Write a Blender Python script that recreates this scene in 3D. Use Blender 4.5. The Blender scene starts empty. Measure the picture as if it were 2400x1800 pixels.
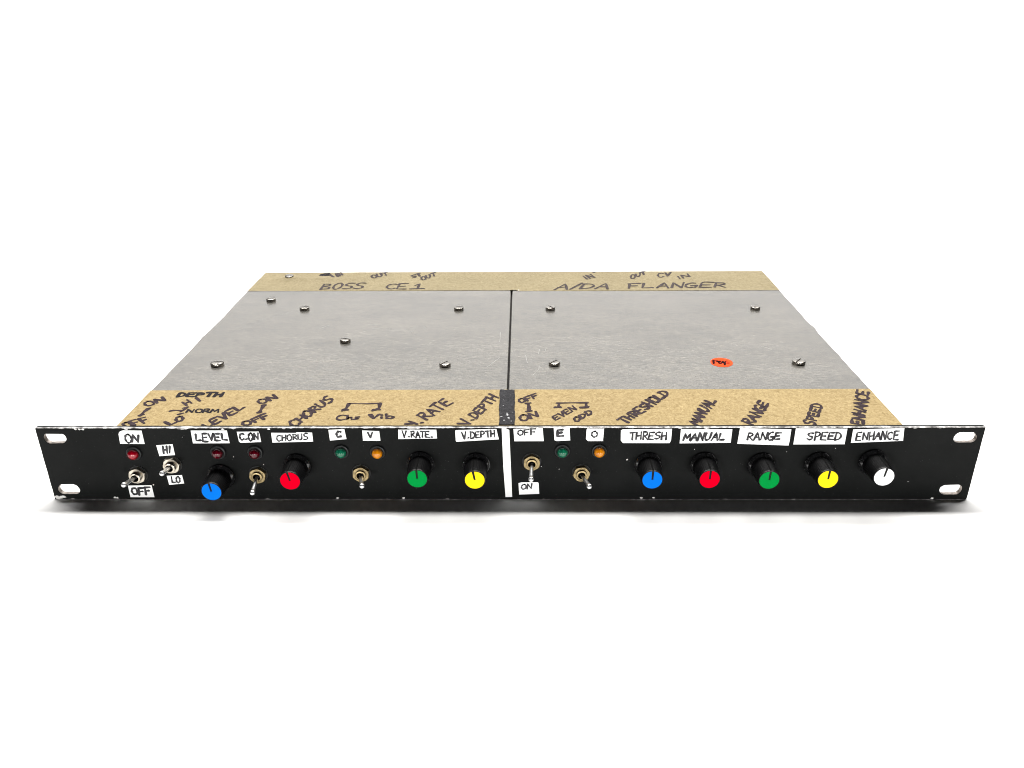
import bpy, bmesh, math, random
from mathutils import Vector, Matrix, noise

# ---------------------------------------------------------------- camera, world, lamps, exposure
CAM_LOC = [0.00823, -0.36637, 0.23592]; CAM_ROT = [1.139368, 0.006937, 0.011383]; CAM_LENS = 28.6636
scene = bpy.context.scene
col = scene.collection
cam_data = bpy.data.cameras.new("camera")
cam_data.lens = CAM_LENS
cam_data.sensor_width = 36.0
cam_data.clip_start = 0.01
cam_data.clip_end = 50.0
cam = bpy.data.objects.new("camera", cam_data)
cam.location = CAM_LOC
cam.rotation_euler = CAM_ROT
col.objects.link(cam)
scene.camera = cam

world = bpy.data.worlds.new("World")
scene.world = world
world.use_nodes = True
world.node_tree.nodes["Background"].inputs[0].default_value = (0.9, 0.95, 1.0, 1)
world.node_tree.nodes["Background"].inputs[1].default_value = 0.0

scene.view_settings.view_transform = 'Standard'
scene.view_settings.look = 'None'
scene.view_settings.exposure = 0.0
scene.view_settings.gamma = 1.0
scene.cycles.filter_width = 1.0

def area_lamp(name, loc, target, sx, sy, power, color=(1, 1, 1), shape='RECTANGLE'):
    d = bpy.data.lights.new(name, 'AREA')
    d.shape = shape
    d.size = sx
    if shape in ('RECTANGLE', 'ELLIPSE'):
        d.size_y = sy
    d.energy = power
    d.color = color
    o = bpy.data.objects.new(name, d)
    o.location = loc
    o.rotation_euler = (Vector(target) - Vector(loc)).to_track_quat('-Z', 'Y').to_euler()
    col.objects.link(o)
    return o

# added lamp above and behind: lights the table, shaped for the short forward shadow
area_lamp("added_key_light", (0.0, 0.49, 1.55), (0.0, 0.1, 0.0), 2.4, 0.18, 67.0, (1.0, 0.985, 0.955))
# broad lamp added over the backdrop to keep it white
area_lamp("added_backdrop_light", (0.0, 1.9, 1.7), (0.0, 2.3, 0.2), 4.6, 1.2, 57.0)
# two low strips added well behind the camera to brighten labels and lens glints
area_lamp("added_left_strip", (-1.0, -3.0, 0.016), (0.0, 0.0, 0.020), 0.5, 0.022, 42.0)
area_lamp("added_right_strip", (0.95, -3.0, 0.016), (0.0, 0.0, 0.020), 0.5, 0.022, 42.0)

# ---------------------------------------------------------------- measured data (millimetres on the unit)
H = 43.0; T = 2.5; ZT = 42.5
TAPE = [["ON",1.1,[[[-196.22,31.14],[-196.95,30.34],[-197.04,29.08],[-196.43,27.74],[-195.29,26.67],[-193.92,26.16],[-192.68,26.34],[-191.91,27.16],[-191.8,28.4],[-192.4,29.75],[-193.55,30.83],[-194.93,31.35],[-196.35,31.37]],[[-190.3,29.21],[-193.54,33.77]],[[-193.82,33.85],[-187.49,32.17]],[[-187.19,32.09],[-190.77,36.83]]]],["mark",1.45,[[[-192.0,22.74],[-192.93,19.0],[-193.07,14.02]],[[-192.8,21.93],[-191.85,22.95]],[[-193.65,14.32],[-192.13,15.3]]]],["OFF",1.1,[[[-197.31,6.31],[-198.01,5.63],[-197.89,4.59],[-197.11,3.4],[-195.88,2.37],[-194.54,1.78],[-193.43,1.78],[-192.85,2.37],[-192.96,3.4],[-193.73,4.59],[-194.96,5.63],[-196.31,6.23],[-197.62,6.39]],[[-191.2,3.26],[-196.03,7.66]],[[-196.26,7.83],[-193.88,9.73]],[[-193.68,5.55],[-191.72,6.76]],[[-187.38,5.54],[-192.52,10.58]],[[-192.67,10.4],[-189.88,12.24]],[[-189.96,7.99],[-188.24,9.58]]]],["DEPTH",1.25,[[[-182.37,37.29],[-182.61,41.96]],[[-182.76,41.94],[-180.46,41.7],[-178.77,39.89],[-179.81,37.85],[-182.5,37.15]],[[-173.85,42.05],[-177.52,42.11],[-177.3,37.36],[-173.54,37.22]],[[-177.25,39.72],[-174.53,39.96]],[[-172.31,37.49],[-172.22,41.68]],[[-172.54,41.75],[-169.6,41.69],[-168.99,40.57],[-170.09,39.63],[-172.09,39.38]],[[-165.39,37.35],[-165.4,42.19]],[[-167.63,42.38],[-163.25,42.67]],[[-161.98,37.14],[-161.96,42.12]],[[-158.41,37.23],[-158.43,42.19]],[[-161.97,39.59],[-158.41,40.09]]]],["HI",0.95,[[[-173.02,26.3],[-176.95,30.25]],[[-171.39,28.94],[-175.54,33.32]],[[-174.94,28.23],[-173.27,31.07]]]],["HI",1.15,[[[-167.77,31.62],[-171.48,35.79]]]],["mark",1.05,[[[-179.35,19.67],[-176.86,20.27],[-173.6,20.06]],[[-179.42,19.26],[-178.0,20.27]],[[-173.42,18.65],[-172.76,20.26],[-171.67,24.02]],[[-173.81,23.0],[-171.79,24.33]]]],["NORM",0.8,[[[-170.15,17.9],[-170.33,21.39]],[[-170.44,21.39],[-167.05,18.09]],[[-167.17,17.9],[-167.22,21.33]],[[-164.19,21.9],[-165.01,21.81],[-165.61,21.18],[-165.79,20.17],[-165.5,19.05],[-164.83,18.13],[-163.95,17.65],[-163.09,17.74],[-162.5,18.37],[-162.31,19.37],[-162.59,20.48],[-163.27,21.41],[-164.12,21.72]],[[-161.28,17.64],[-161.62,21.76]],[[-161.87,21.85],[-159.42,21.79],[-158.88,20.82],[-159.61,19.96],[-161.24,19.54]],[[-160.74,19.66],[-158.0,17.81]],[[-157.23,17.51],[-157.29,21.79],[-155.34,18.66],[-154.24,21.94],[-153.14,17.86]]]],["mark",1.05,[[[-173.64,15.46],[-171.5,16.94]]]],["LO",1.2,[[[-171.91,13.04],[-172.52,12.57],[-172.8,11.45],[-172.56,10.03],[-171.87,8.69],[-170.92,7.8],[-169.95,7.58],[-169.23,8.08],[-168.95,9.19],[-169.18,10.61],[-169.86,11.95],[-170.82,12.86],[-171.89,13.29]]]],["LO",1.3,[[[-177.24,7.01],[-173.01,3.59],[-171.19,6.23]]]],["LEVEL",1.2,[[[-156.46,3.65],[-152.7,-0.2],[-151.31,3.73]],[[-152.79,12.12],[-154.4,8.29],[-150.11,4.0],[-148.3,7.62]],[[-152.08,6.49],[-151.28,9.33]],[[-151.94,13.15],[-146.27,10.6]],[[-146.53,10.61],[-150.3,17.35]],[[-147.99,22.5],[-149.94,18.78],[-145.35,14.09],[-143.15,17.56]],[[-147.48,16.74],[-146.05,19.19]],[[-147.31,23.98],[-142.74,19.5],[-141.18,23.76]]]],["ON",1.1,[[[-135.34,33.55],[-135.84,32.79],[-135.91,31.47],[-135.34,30.15],[-134.3,29.18],[-133.06,28.82],[-131.95,29.16],[-131.26,30.11],[-131.19,31.42],[-131.75,32.75],[-132.79,33.73],[-134.04,34.1],[-135.0,33.57]],[[-129.26,31.83],[-132.9,36.48]],[[-132.8,36.38],[-126.36,34.63]],[[-126.41,34.96],[-130.06,39.53]]]],["mark",1.45,[[[-131.37,26.28],[-131.23,21.87],[-131.28,17.84]],[[-132.06,26.28],[-130.6,26.49]],[[-131.91,17.55],[-130.6,18.14]]]],["OFF",1.15,[[[-135.75,7.49],[-136.3,6.74],[-136.38,5.58],[-135.86,4.43],[-134.91,3.59],[-133.76,3.27],[-132.73,3.57],[-132.09,4.41],[-132.01,5.56],[-132.51,6.72],[-133.47,7.57],[-134.62,7.89],[-135.66,7.58]],[[-129.88,6.47],[-133.15,9.71]],[[-133.21,9.67],[-130.91,12.8]],[[-131.67,7.93],[-129.9,10.47]],[[-126.41,9.7],[-130.52,13.85]],[[-130.67,13.38],[-127.84,16.59]],[[-128.33,11.76],[-126.47,13.97]]]],["CHORUS",1.15,[[[-106.8,5.58],[-106.74,3.87],[-107.49,2.78],[-108.81,2.63],[-110.31,3.46],[-111.51,5.02],[-112.04,6.83],[-111.73,8.32],[-110.66,9.01]],[[-105.84,6.66],[-110.14,10.81]],[[-104.34,10.83],[-108.74,14.65]],[[-107.78,8.71],[-106.69,12.71]],[[-107.33,19.3],[-107.76,17.85],[-107.45,16.18],[-106.58,14.52],[-105.38,13.32],[-104.16,12.89],[-103.25,13.34],[-102.89,14.56],[-103.18,16.22],[-104.04,17.89],[-105.25,19.12],[-106.49,19.56],[-107.54,19.23]],[[-101.52,17.66],[-105.57,22.02]],[[-105.9,21.8],[-104.5,25.02],[-103.3,24.5],[-102.91,22.44],[-103.34,19.72]],[[-103.11,20.89],[-99.73,21.49]],[[-103.91,27.74],[-100.39,24.48],[-98.27,24.72],[-98.72,28.0],[-102.19,32.22]],[[-99.7,37.63],[-100.75,35.94],[-100.5,33.03],[-98.83,32.71],[-97.22,34.35],[-95.74,33.23],[-95.84,30.43],[-96.8,28.72]]]],["beam",0.8,[[[-85.24,28.44],[-76.51,28.02],[-68.13,28.66]]]],["beam",1.45,[[[-85.6,28.18],[-85.92,23.84],[-86.44,20.61]],[[-87.41,19.72],[-85.7,21.25]],[[-87.38,21.0],[-85.0,20.61]],[[-69.01,28.66],[-68.53,23.8],[-68.98,21.21]],[[-71.32,19.68],[-69.04,21.6]],[[-71.22,20.83],[-68.05,20.82]]]],["Chs",0.95,[[[-84.28,14.02],[-86.65,14.53],[-88.34,13.03],[-88.68,10.56],[-86.35,8.84],[-83.27,10.3]],[[-83.65,14.27],[-82.84,9.56],[-82.6,11.78],[-81.3,11.78],[-80.59,9.56]],[[-77.17,12.39],[-79.15,12.39],[-78.64,11.15],[-77.07,10.29],[-79.47,9.56]]]],["Vib",1.1,[[[-72.45,15.24],[-69.58,10.27],[-67.2,15.48]],[[-71.54,15.24],[-69.26,10.76]],[[-65.57,12.36],[-65.32,10.75]],[[-65.83,14.73],[-65.64,14.23]],[[-63.65,15.73],[-62.63,10.5]],[[-62.97,12.73],[-60.93,13.47],[-59.33,12.22],[-59.97,10.74],[-62.67,10.75]]]],["V.",1.1,[[[-50.54,7.42],[-45.97,4.16]],[[-52.1,4.41],[-48.24,4.64]],[[-44.08,5.6],[-43.35,6.08]]]],["RATE",1.15,[[[-41.42,8.97],[-47.15,14.48]],[[-47.19,14.28],[-45.56,17.2],[-43.94,16.51],[-43.33,14.33],[-44.06,11.81]],[[-43.48,12.82],[-39.4,13.26]],[[-38.21,13.9],[-42.68,21.27],[-35.95,18.54]],[[-40.0,16.47],[-38.56,19.79]],[[-34.24,21.01],[-40.03,26.81]],[[-41.44,24.69],[-39.01,29.5]],[[-35.23,34.21],[-37.53,30.37],[-32.4,24.95],[-29.62,28.78]],[[-34.97,27.61],[-33.16,30.93]]]],["V.",1.15,[[[-23.92,10.05],[-18.83,4.59]],[[-25.11,4.84],[-19.11,4.59]],[[-18.23,8.69],[-17.4,8.94]]]],["DEPTH",1.1,[[[-15.93,10.16],[-19.89,14.79]],[[-20.07,14.72],[-18.93,16.82],[-16.65,16.67],[-15.3,13.48],[-16.15,10.39]],[[-16.61,23.22],[-18.13,19.8],[-13.69,15.73],[-12.16,19.68]],[[-15.76,18.08],[-14.81,20.86]],[[-11.39,20.67],[-15.84,25.11]],[[-15.82,24.9],[-14.45,27.62],[-13.03,27.04],[-12.6,24.9],[-13.55,22.84]],[[-8.51,27.92],[-12.68,31.79]],[[-13.99,29.55],[-12.03,34.44]],[[-6.75,31.39],[-11.96,36.35]],[[-5.22,35.13],[-10.25,40.15]],[[-9.16,33.65],[-7.94,37.76]]]],["OFF",1.0,[[[7.06,34.04],[6.53,33.49],[6.18,32.37],[6.23,31.12],[6.68,30.06],[7.4,29.47],[8.19,29.52],[8.86,30.18],[9.22,31.28],[9.17,32.54],[8.73,33.61],[8.01,34.21],[7.27,34.01]],[[10.81,31.19],[9.23,35.77]],[[9.02,35.65],[11.74,37.88]],[[10.17,33.63],[11.95,35.02]],[[14.19,34.06],[12.83,38.57]],[[12.66,38.39],[15.28,40.94]],[[13.45,36.24],[15.36,38.21]]]],["mark",1.45,[[[11.06,28.36],[11.52,23.31],[11.34,18.91]],[[10.06,28.14],[12.06,28.7]],[[10.36,18.58],[12.56,19.23]]]],["ON",1.1,[[[8.58,14.71],[7.42,13.73],[6.82,12.23],[6.76,10.51],[7.26,9.01],[8.17,8.14],[9.26,8.12],[10.23,8.96],[10.84,10.43],[10.91,12.16],[10.42,13.67],[9.51,14.56],[8.35,14.76]],[[12.5,10.31],[11.19,16.34]],[[11.31,16.16],[15.95,12.51]],[[15.94,12.8],[14.97,18.54]]]],["beam",1.05,[[[26.52,28.54],[35.11,28.86],[43.18,28.84]],[[27.61,28.31],[27.35,24.38]],[[25.17,23.05],[28.18,24.15]],[[25.45,23.83],[28.48,23.04]],[[42.3,28.27],[42.02,24.34]],[[38.75,23.46],[43.25,24.34]],[[38.95,22.68],[42.92,23.23]]]],["EVEN",0.9,[[[25.82,14.66],[23.82,12.31],[25.3,8.36],[27.42,11.01]],[[24.75,10.55],[26.13,12.51]],[[26.69,15.94],[29.62,12.9]],[[29.47,12.82],[28.89,18.6]],[[31.51,21.28],[29.49,19.08],[31.35,15.04],[33.59,17.62]],[[30.62,17.27],[32.11,19.12]],[[34.36,18.56],[32.39,22.95]],[[32.45,22.94],[36.5,20.62]],[[36.49,20.89],[34.8,25.14]]]],["ODD",0.95,[[[35.99,12.17],[35.25,11.22],[34.89,9.98],[34.9,8.68],[35.28,7.66],[35.92,7.19],[36.66,7.4],[37.29,8.22],[37.66,9.45],[37.66,10.75],[37.28,11.79],[36.63,12.27],[35.92,11.97]],[[38.98,10.19],[37.69,14.12]],[[37.44,13.52],[39.2,15.27],[40.68,14.98],[40.42,12.45],[38.78,10.07]],[[42.56,13.91],[40.97,18.2]],[[40.72,17.58],[42.59,19.14],[44.22,18.59],[44.02,15.99],[42.29,13.78]]]],["THRESHOLD",1.2,[[[62.36,5.71],[58.4,10.67]],[[57.05,8.85],[59.75,12.23]],[[63.93,8.91],[60.68,12.81]],[[65.87,11.12],[62.87,15.43]],[[62.37,10.92],[64.26,13.57]],[[67.49,13.01],[64.08,16.72]],[[63.79,16.66],[65.62,18.84],[66.72,18.29],[66.78,16.68],[65.66,14.99]],[[66.13,15.27],[69.45,15.91]],[[68.97,23.96],[66.58,21.14],[70.08,15.85],[72.64,18.51]],[[68.49,18.66],[70.31,20.54]],[[72.52,27.3],[71.17,26.05],[70.86,23.94],[72.32,23.57],[74.08,24.62],[75.21,23.7],[74.61,21.69],[73.09,20.95]],[[77.21,24.28],[72.6,29.59]],[[79.45,26.93],[74.91,32.43]],[[74.87,26.43],[77.02,29.82]],[[77.39,35.26],[76.91,34.45],[76.97,32.99],[77.66,31.42],[78.8,30.17],[80.08,29.56],[81.17,29.75],[81.77,30.7],[81.73,32.15],[81.05,33.72],[79.91,34.99],[78.61,35.61],[77.52,35.4]],[[79.85,37.71],[83.13,32.71],[85.6,35.93]],[[86.41,36.81],[83.21,41.68]],[[82.9,41.27],[84.86,43.2],[87.21,42.61],[87.78,39.48],[86.19,36.74]]]],["MANUAL",1.15,[[[96.97,2.22],[93.94,7.59],[97.42,5.62],[95.73,10.71],[99.64,6.44]],[[99.97,7.42],[96.86,14.39],[102.22,11.31]],[[98.78,10.01],[100.44,12.34]],[[102.25,12.09],[98.65,17.03]],[[98.82,17.01],[104.24,15.54]],[[104.11,15.39],[100.83,20.19]],[[101.21,21.97],[103.89,18.63],[105.77,18.59],[105.78,21.53],[103.17,25.77]],[[108.01,22.0],[104.77,28.65],[110.36,25.78]],[[106.59,24.14],[108.33,26.92]],[[106.71,31.59],[110.35,27.03],[112.34,30.9]]]],["RANGE",1.15,[[[125.1,2.85],[120.87,7.57]],[[120.76,7.33],[122.59,10.04],[123.88,9.44],[124.09,7.48],[123.01,5.34]],[[123.52,5.76],[127.41,6.44]],[[127.56,7.31],[125.28,14.24],[130.19,11.37]],[[126.49,9.58],[128.3,12.67]],[[131.48,12.26],[127.72,17.71]],[[127.49,17.58],[133.61,15.99]],[[133.71,16.19],[130.05,21.58]],[[136.08,21.14],[135.67,19.64],[134.63,18.9],[133.36,19.27],[132.26,20.64],[131.68,22.57],[131.81,24.46],[132.65,25.66]],[[134.04,21.7],[135.29,23.92]],[[135.3,24.26],[136.64,21.72]],[[136.27,31.45],[134.12,27.57],[137.3,23.08],[139.56,27.46]],[[135.95,25.7],[137.36,28.81]]]],["SPEED",1.1,[[[153.43,8.41],[152.32,7.06],[152.46,5.03],[154.09,5.08],[155.75,6.5],[157.17,5.95],[156.97,3.94],[155.83,2.65]],[[158.66,7.79],[154.67,9.93]],[[154.62,9.81],[155.97,12.36],[157.29,12.36],[157.65,10.82],[156.82,8.86]],[[158.44,17.55],[156.84,14.21],[160.94,12.06],[162.79,15.66]],[[158.9,13.15],[160.12,15.99]],[[161.29,23.01],[159.35,19.48],[163.09,16.76],[165.09,20.37]],[[161.27,18.2],[162.78,20.89]],[[166.14,22.03],[161.8,24.67]],[[161.52,24.3],[163.09,26.66],[165.66,27.18],[166.96,24.83],[165.95,21.86]]]],["ENHANCE",1.2,[[[177.6,9.07],[176.01,5.09],[180.84,2.47],[182.42,6.65]],[[178.6,4.15],[179.64,6.98]],[[183.09,7.8],[178.67,10.54]],[[178.61,10.43],[184.97,11.79]],[[184.95,11.91],[180.63,14.52]],[[185.5,13.66],[180.86,16.82]],[[187.41,17.51],[183.24,20.49]],[[183.54,15.43],[185.42,19.12]],[[188.31,19.27],[184.72,24.15],[190.51,24.23]],[[186.93,21.06],[188.16,24.43]],[[191.28,24.66],[185.87,28.04]],[[186.09,27.86],[193.25,29.12]],[[193.38,29.09],[187.99,32.32]],[[195.66,36.06],[195.54,34.21],[194.59,32.82],[193.06,32.15],[191.42,32.42],[190.16,33.54],[189.69,35.16],[190.16,36.79],[191.39,37.93]],[[193.52,44.64],[191.62,40.51],[196.32,37.11],[198.56,41.72]],[[193.97,38.78],[195.78,42.3]]]],["BOSS",1.25,[[[-145.66,225.51],[-145.48,238.79]],[[-145.78,239.01],[-141.03,238.74],[-140.44,235.65],[-145.09,233.06]],[[-145.17,232.52],[-139.79,231.64],[-140.03,227.33],[-146.01,226.05]],[[-133.08,241.45],[-134.83,240.92],[-136.19,238.51],[-136.96,234.86],[-136.94,231.0],[-136.15,227.93],[-134.8,226.46],[-133.25,226.96],[-131.91,229.29],[-131.11,232.88],[-131.1,236.77],[-131.88,239.91],[-133.25,241.35]],[[-122.19,240.94],[-125.39,241.28],[-128.31,238.11],[-126.87,234.76],[-123.37,233.33],[-123.03,229.63],[-126.16,227.22],[-129.04,227.78]],[[-113.78,241.06],[-116.87,241.78],[-119.84,238.87],[-118.46,235.3],[-114.99,233.48],[-114.72,229.67],[-117.88,227.56],[-120.74,228.63]]]],["CE1",1.25,[[[-89.36,228.18],[-91.12,226.7],[-93.41,227.04],[-95.16,229.12],[-95.85,232.31],[-95.24,235.63],[-93.51,238.01],[-91.19,238.7],[-89.04,237.93]],[[-80.72,240.01],[-87.05,239.64],[-87.58,226.4],[-80.73,226.35]],[[-87.22,232.96],[-82.01,233.23]]]],["CE1",1.25,[[[-74.43,235.01],[-71.58,239.26],[-71.8,227.21]],[[-77.43,226.62],[-66.82,227.48]]]],["blot",1.9,[[[-153.5,262.06],[-151.35,266.66],[-147.16,264.47]],[[-153.58,263.83],[-148.31,267.35]],[[-151.83,261.69],[-146.91,262.34]]]],["IN",1.25,[[[-147.47,265.9],[-142.13,256.67]]]],["IN",1.25,[[[-138.95,257.86],[-142.57,266.68]],[[-137.79,259.97],[-141.25,267.92]],[[-141.05,267.69],[-136.18,262.72]],[[-136.19,262.5],[-139.26,270.44]]]],["OUT",1.25,[[[-111.3,262.6],[-112.14,261.5],[-112.32,259.73],[-111.91,257.64],[-111.05,255.79],[-109.96,254.66],[-108.93,254.56],[-108.24,255.5],[-108.06,257.25],[-108.44,259.34],[-109.3,261.22],[-110.4,262.36],[-111.38,262.3]],[[-109.37,265.28],[-107.08,258.89],[-104.91,257.34],[-104.44,260.86],[-106.74,267.99]],[[-100.8,261.24],[-103.39,268.62]],[[-104.98,267.4],[-101.66,270.08]]]],["ST",1.25,[[[-78.23,262.81],[-79.55,261.87],[-80.21,259.55],[-79.08,258.64],[-77.43,259.25],[-76.67,257.81],[-77.55,255.71],[-78.74,254.71]],[[-73.7,258.76],[-76.04,265.85]],[[-77.5,264.55],[-74.48,267.19]]]],["OUT",1.25,[[[-70.95,258.08],[-71.73,256.8],[-71.96,254.81],[-71.69,252.49],[-71.02,250.45],[-70.12,249.25],[-69.23,249.19],[-68.59,250.28],[-68.36,252.25],[-68.61,254.57],[-69.27,256.62],[-70.18,257.85],[-71.06,257.83]],[[-68.96,260.45],[-67.6,254.97],[-65.9,253.9],[-65.17,257.19],[-66.5,263.37]],[[-62.17,258.74],[-64.13,267.6]],[[-65.39,265.59],[-62.48,269.03]]]],["IN",1.15,[[[58.85,249.63],[56.29,257.73]],[[61.31,251.45],[58.41,260.01]],[[58.63,260.1],[65.05,253.85]],[[65.21,254.18],[62.23,262.74]]]],["IN",1.2,[[[64.96,266.53],[66.17,267.65]]]],["OUT",1.1,[[[95.94,261.16],[95.02,260.02],[94.16,257.71],[93.64,254.93],[93.59,252.43],[94.03,250.85],[94.83,250.61],[95.79,251.78],[96.65,254.04],[97.18,256.82],[97.24,259.36],[96.81,260.97],[95.99,261.25]],[[98.6,262.82],[98.47,257.1],[99.71,255.93],[101.47,259.61],[102.23,266.19]],[[104.68,260.69],[104.94,268.98]],[[102.8,266.75],[106.99,270.92]]]],["CV",1.15,[[[119.57,255.98],[118.02,254.4],[116.62,254.43],[115.74,256.04],[115.65,258.74],[116.39,261.7],[117.73,263.99],[119.26,264.87],[120.43,263.72]],[[122.7,265.9],[123.05,257.48]],[[122.79,256.97],[127.19,267.28]]]],["IN",1.1,[[[131.49,249.31],[131.03,256.16]],[[134.47,251.28],[134.16,259.53]],[[134.34,259.32],[139.75,255.2]],[[140.0,255.16],[139.67,262.93]]]],["A/DA",1.25,[[[32.19,223.12],[41.27,237.73],[41.68,223.93]],[[35.16,228.58],[41.95,229.76]],[[44.16,224.24],[54.23,239.81]],[[51.52,225.14],[55.74,237.24]],[[54.81,237.39],[60.67,237.07],[62.81,232.46],[58.22,226.95],[51.36,225.36]],[[63.08,225.31],[72.61,238.7],[72.37,224.55]],[[66.88,230.35],[72.67,229.81]]]],["FLANGER",1.35,[[[88.71,226.36],[90.76,237.21]],[[89.82,237.6],[99.11,238.53]],[[89.54,231.95],[95.72,232.33]],[[101.79,238.59],[98.99,227.27],[107.3,228.01]],[[109.98,227.03],[117.75,239.66],[118.62,226.65]],[[112.89,231.78],[118.47,231.42]],[[121.31,227.16],[124.29,238.76]],[[124.65,239.3],[128.6,227.44]],[[128.94,227.69],[132.75,240.16]],[[137.51,228.72],[135.18,227.83],[133.11,228.71],[132.44,231.12],[133.42,234.3],[135.74,237.24],[138.67,238.98],[141.11,238.53]],[[137.12,232.56],[141.23,233.15]],[[141.56,233.15],[139.07,228.13]],[[155.46,240.39],[147.51,240.42],[142.65,227.94],[150.82,228.15]],[[145.8,234.13],[151.28,233.97]],[[154.08,228.64],[157.42,239.19]],[[156.87,239.27],[163.04,238.91],[163.29,236.41],[160.41,234.33],[155.68,233.24]],[[157.54,233.66],[161.73,228.0]]]]]
STICK = [[[123.13,87.68],[122.16,81.95]],[[122.93,87.24],[125.2,86.78],[125.17,85.36],[122.55,84.14]],[[125.35,84.3],[126.77,84.47],[126.9,86.33],[125.68,85.01],[125.58,82.2],[126.86,82.54],[128.47,85.88]],[[128.47,85.88],[127.67,83.06],[129.5,82.79],[131.46,83.04]],[[130.86,86.04],[129.38,84.55],[128.24,79.92]]]
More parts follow.
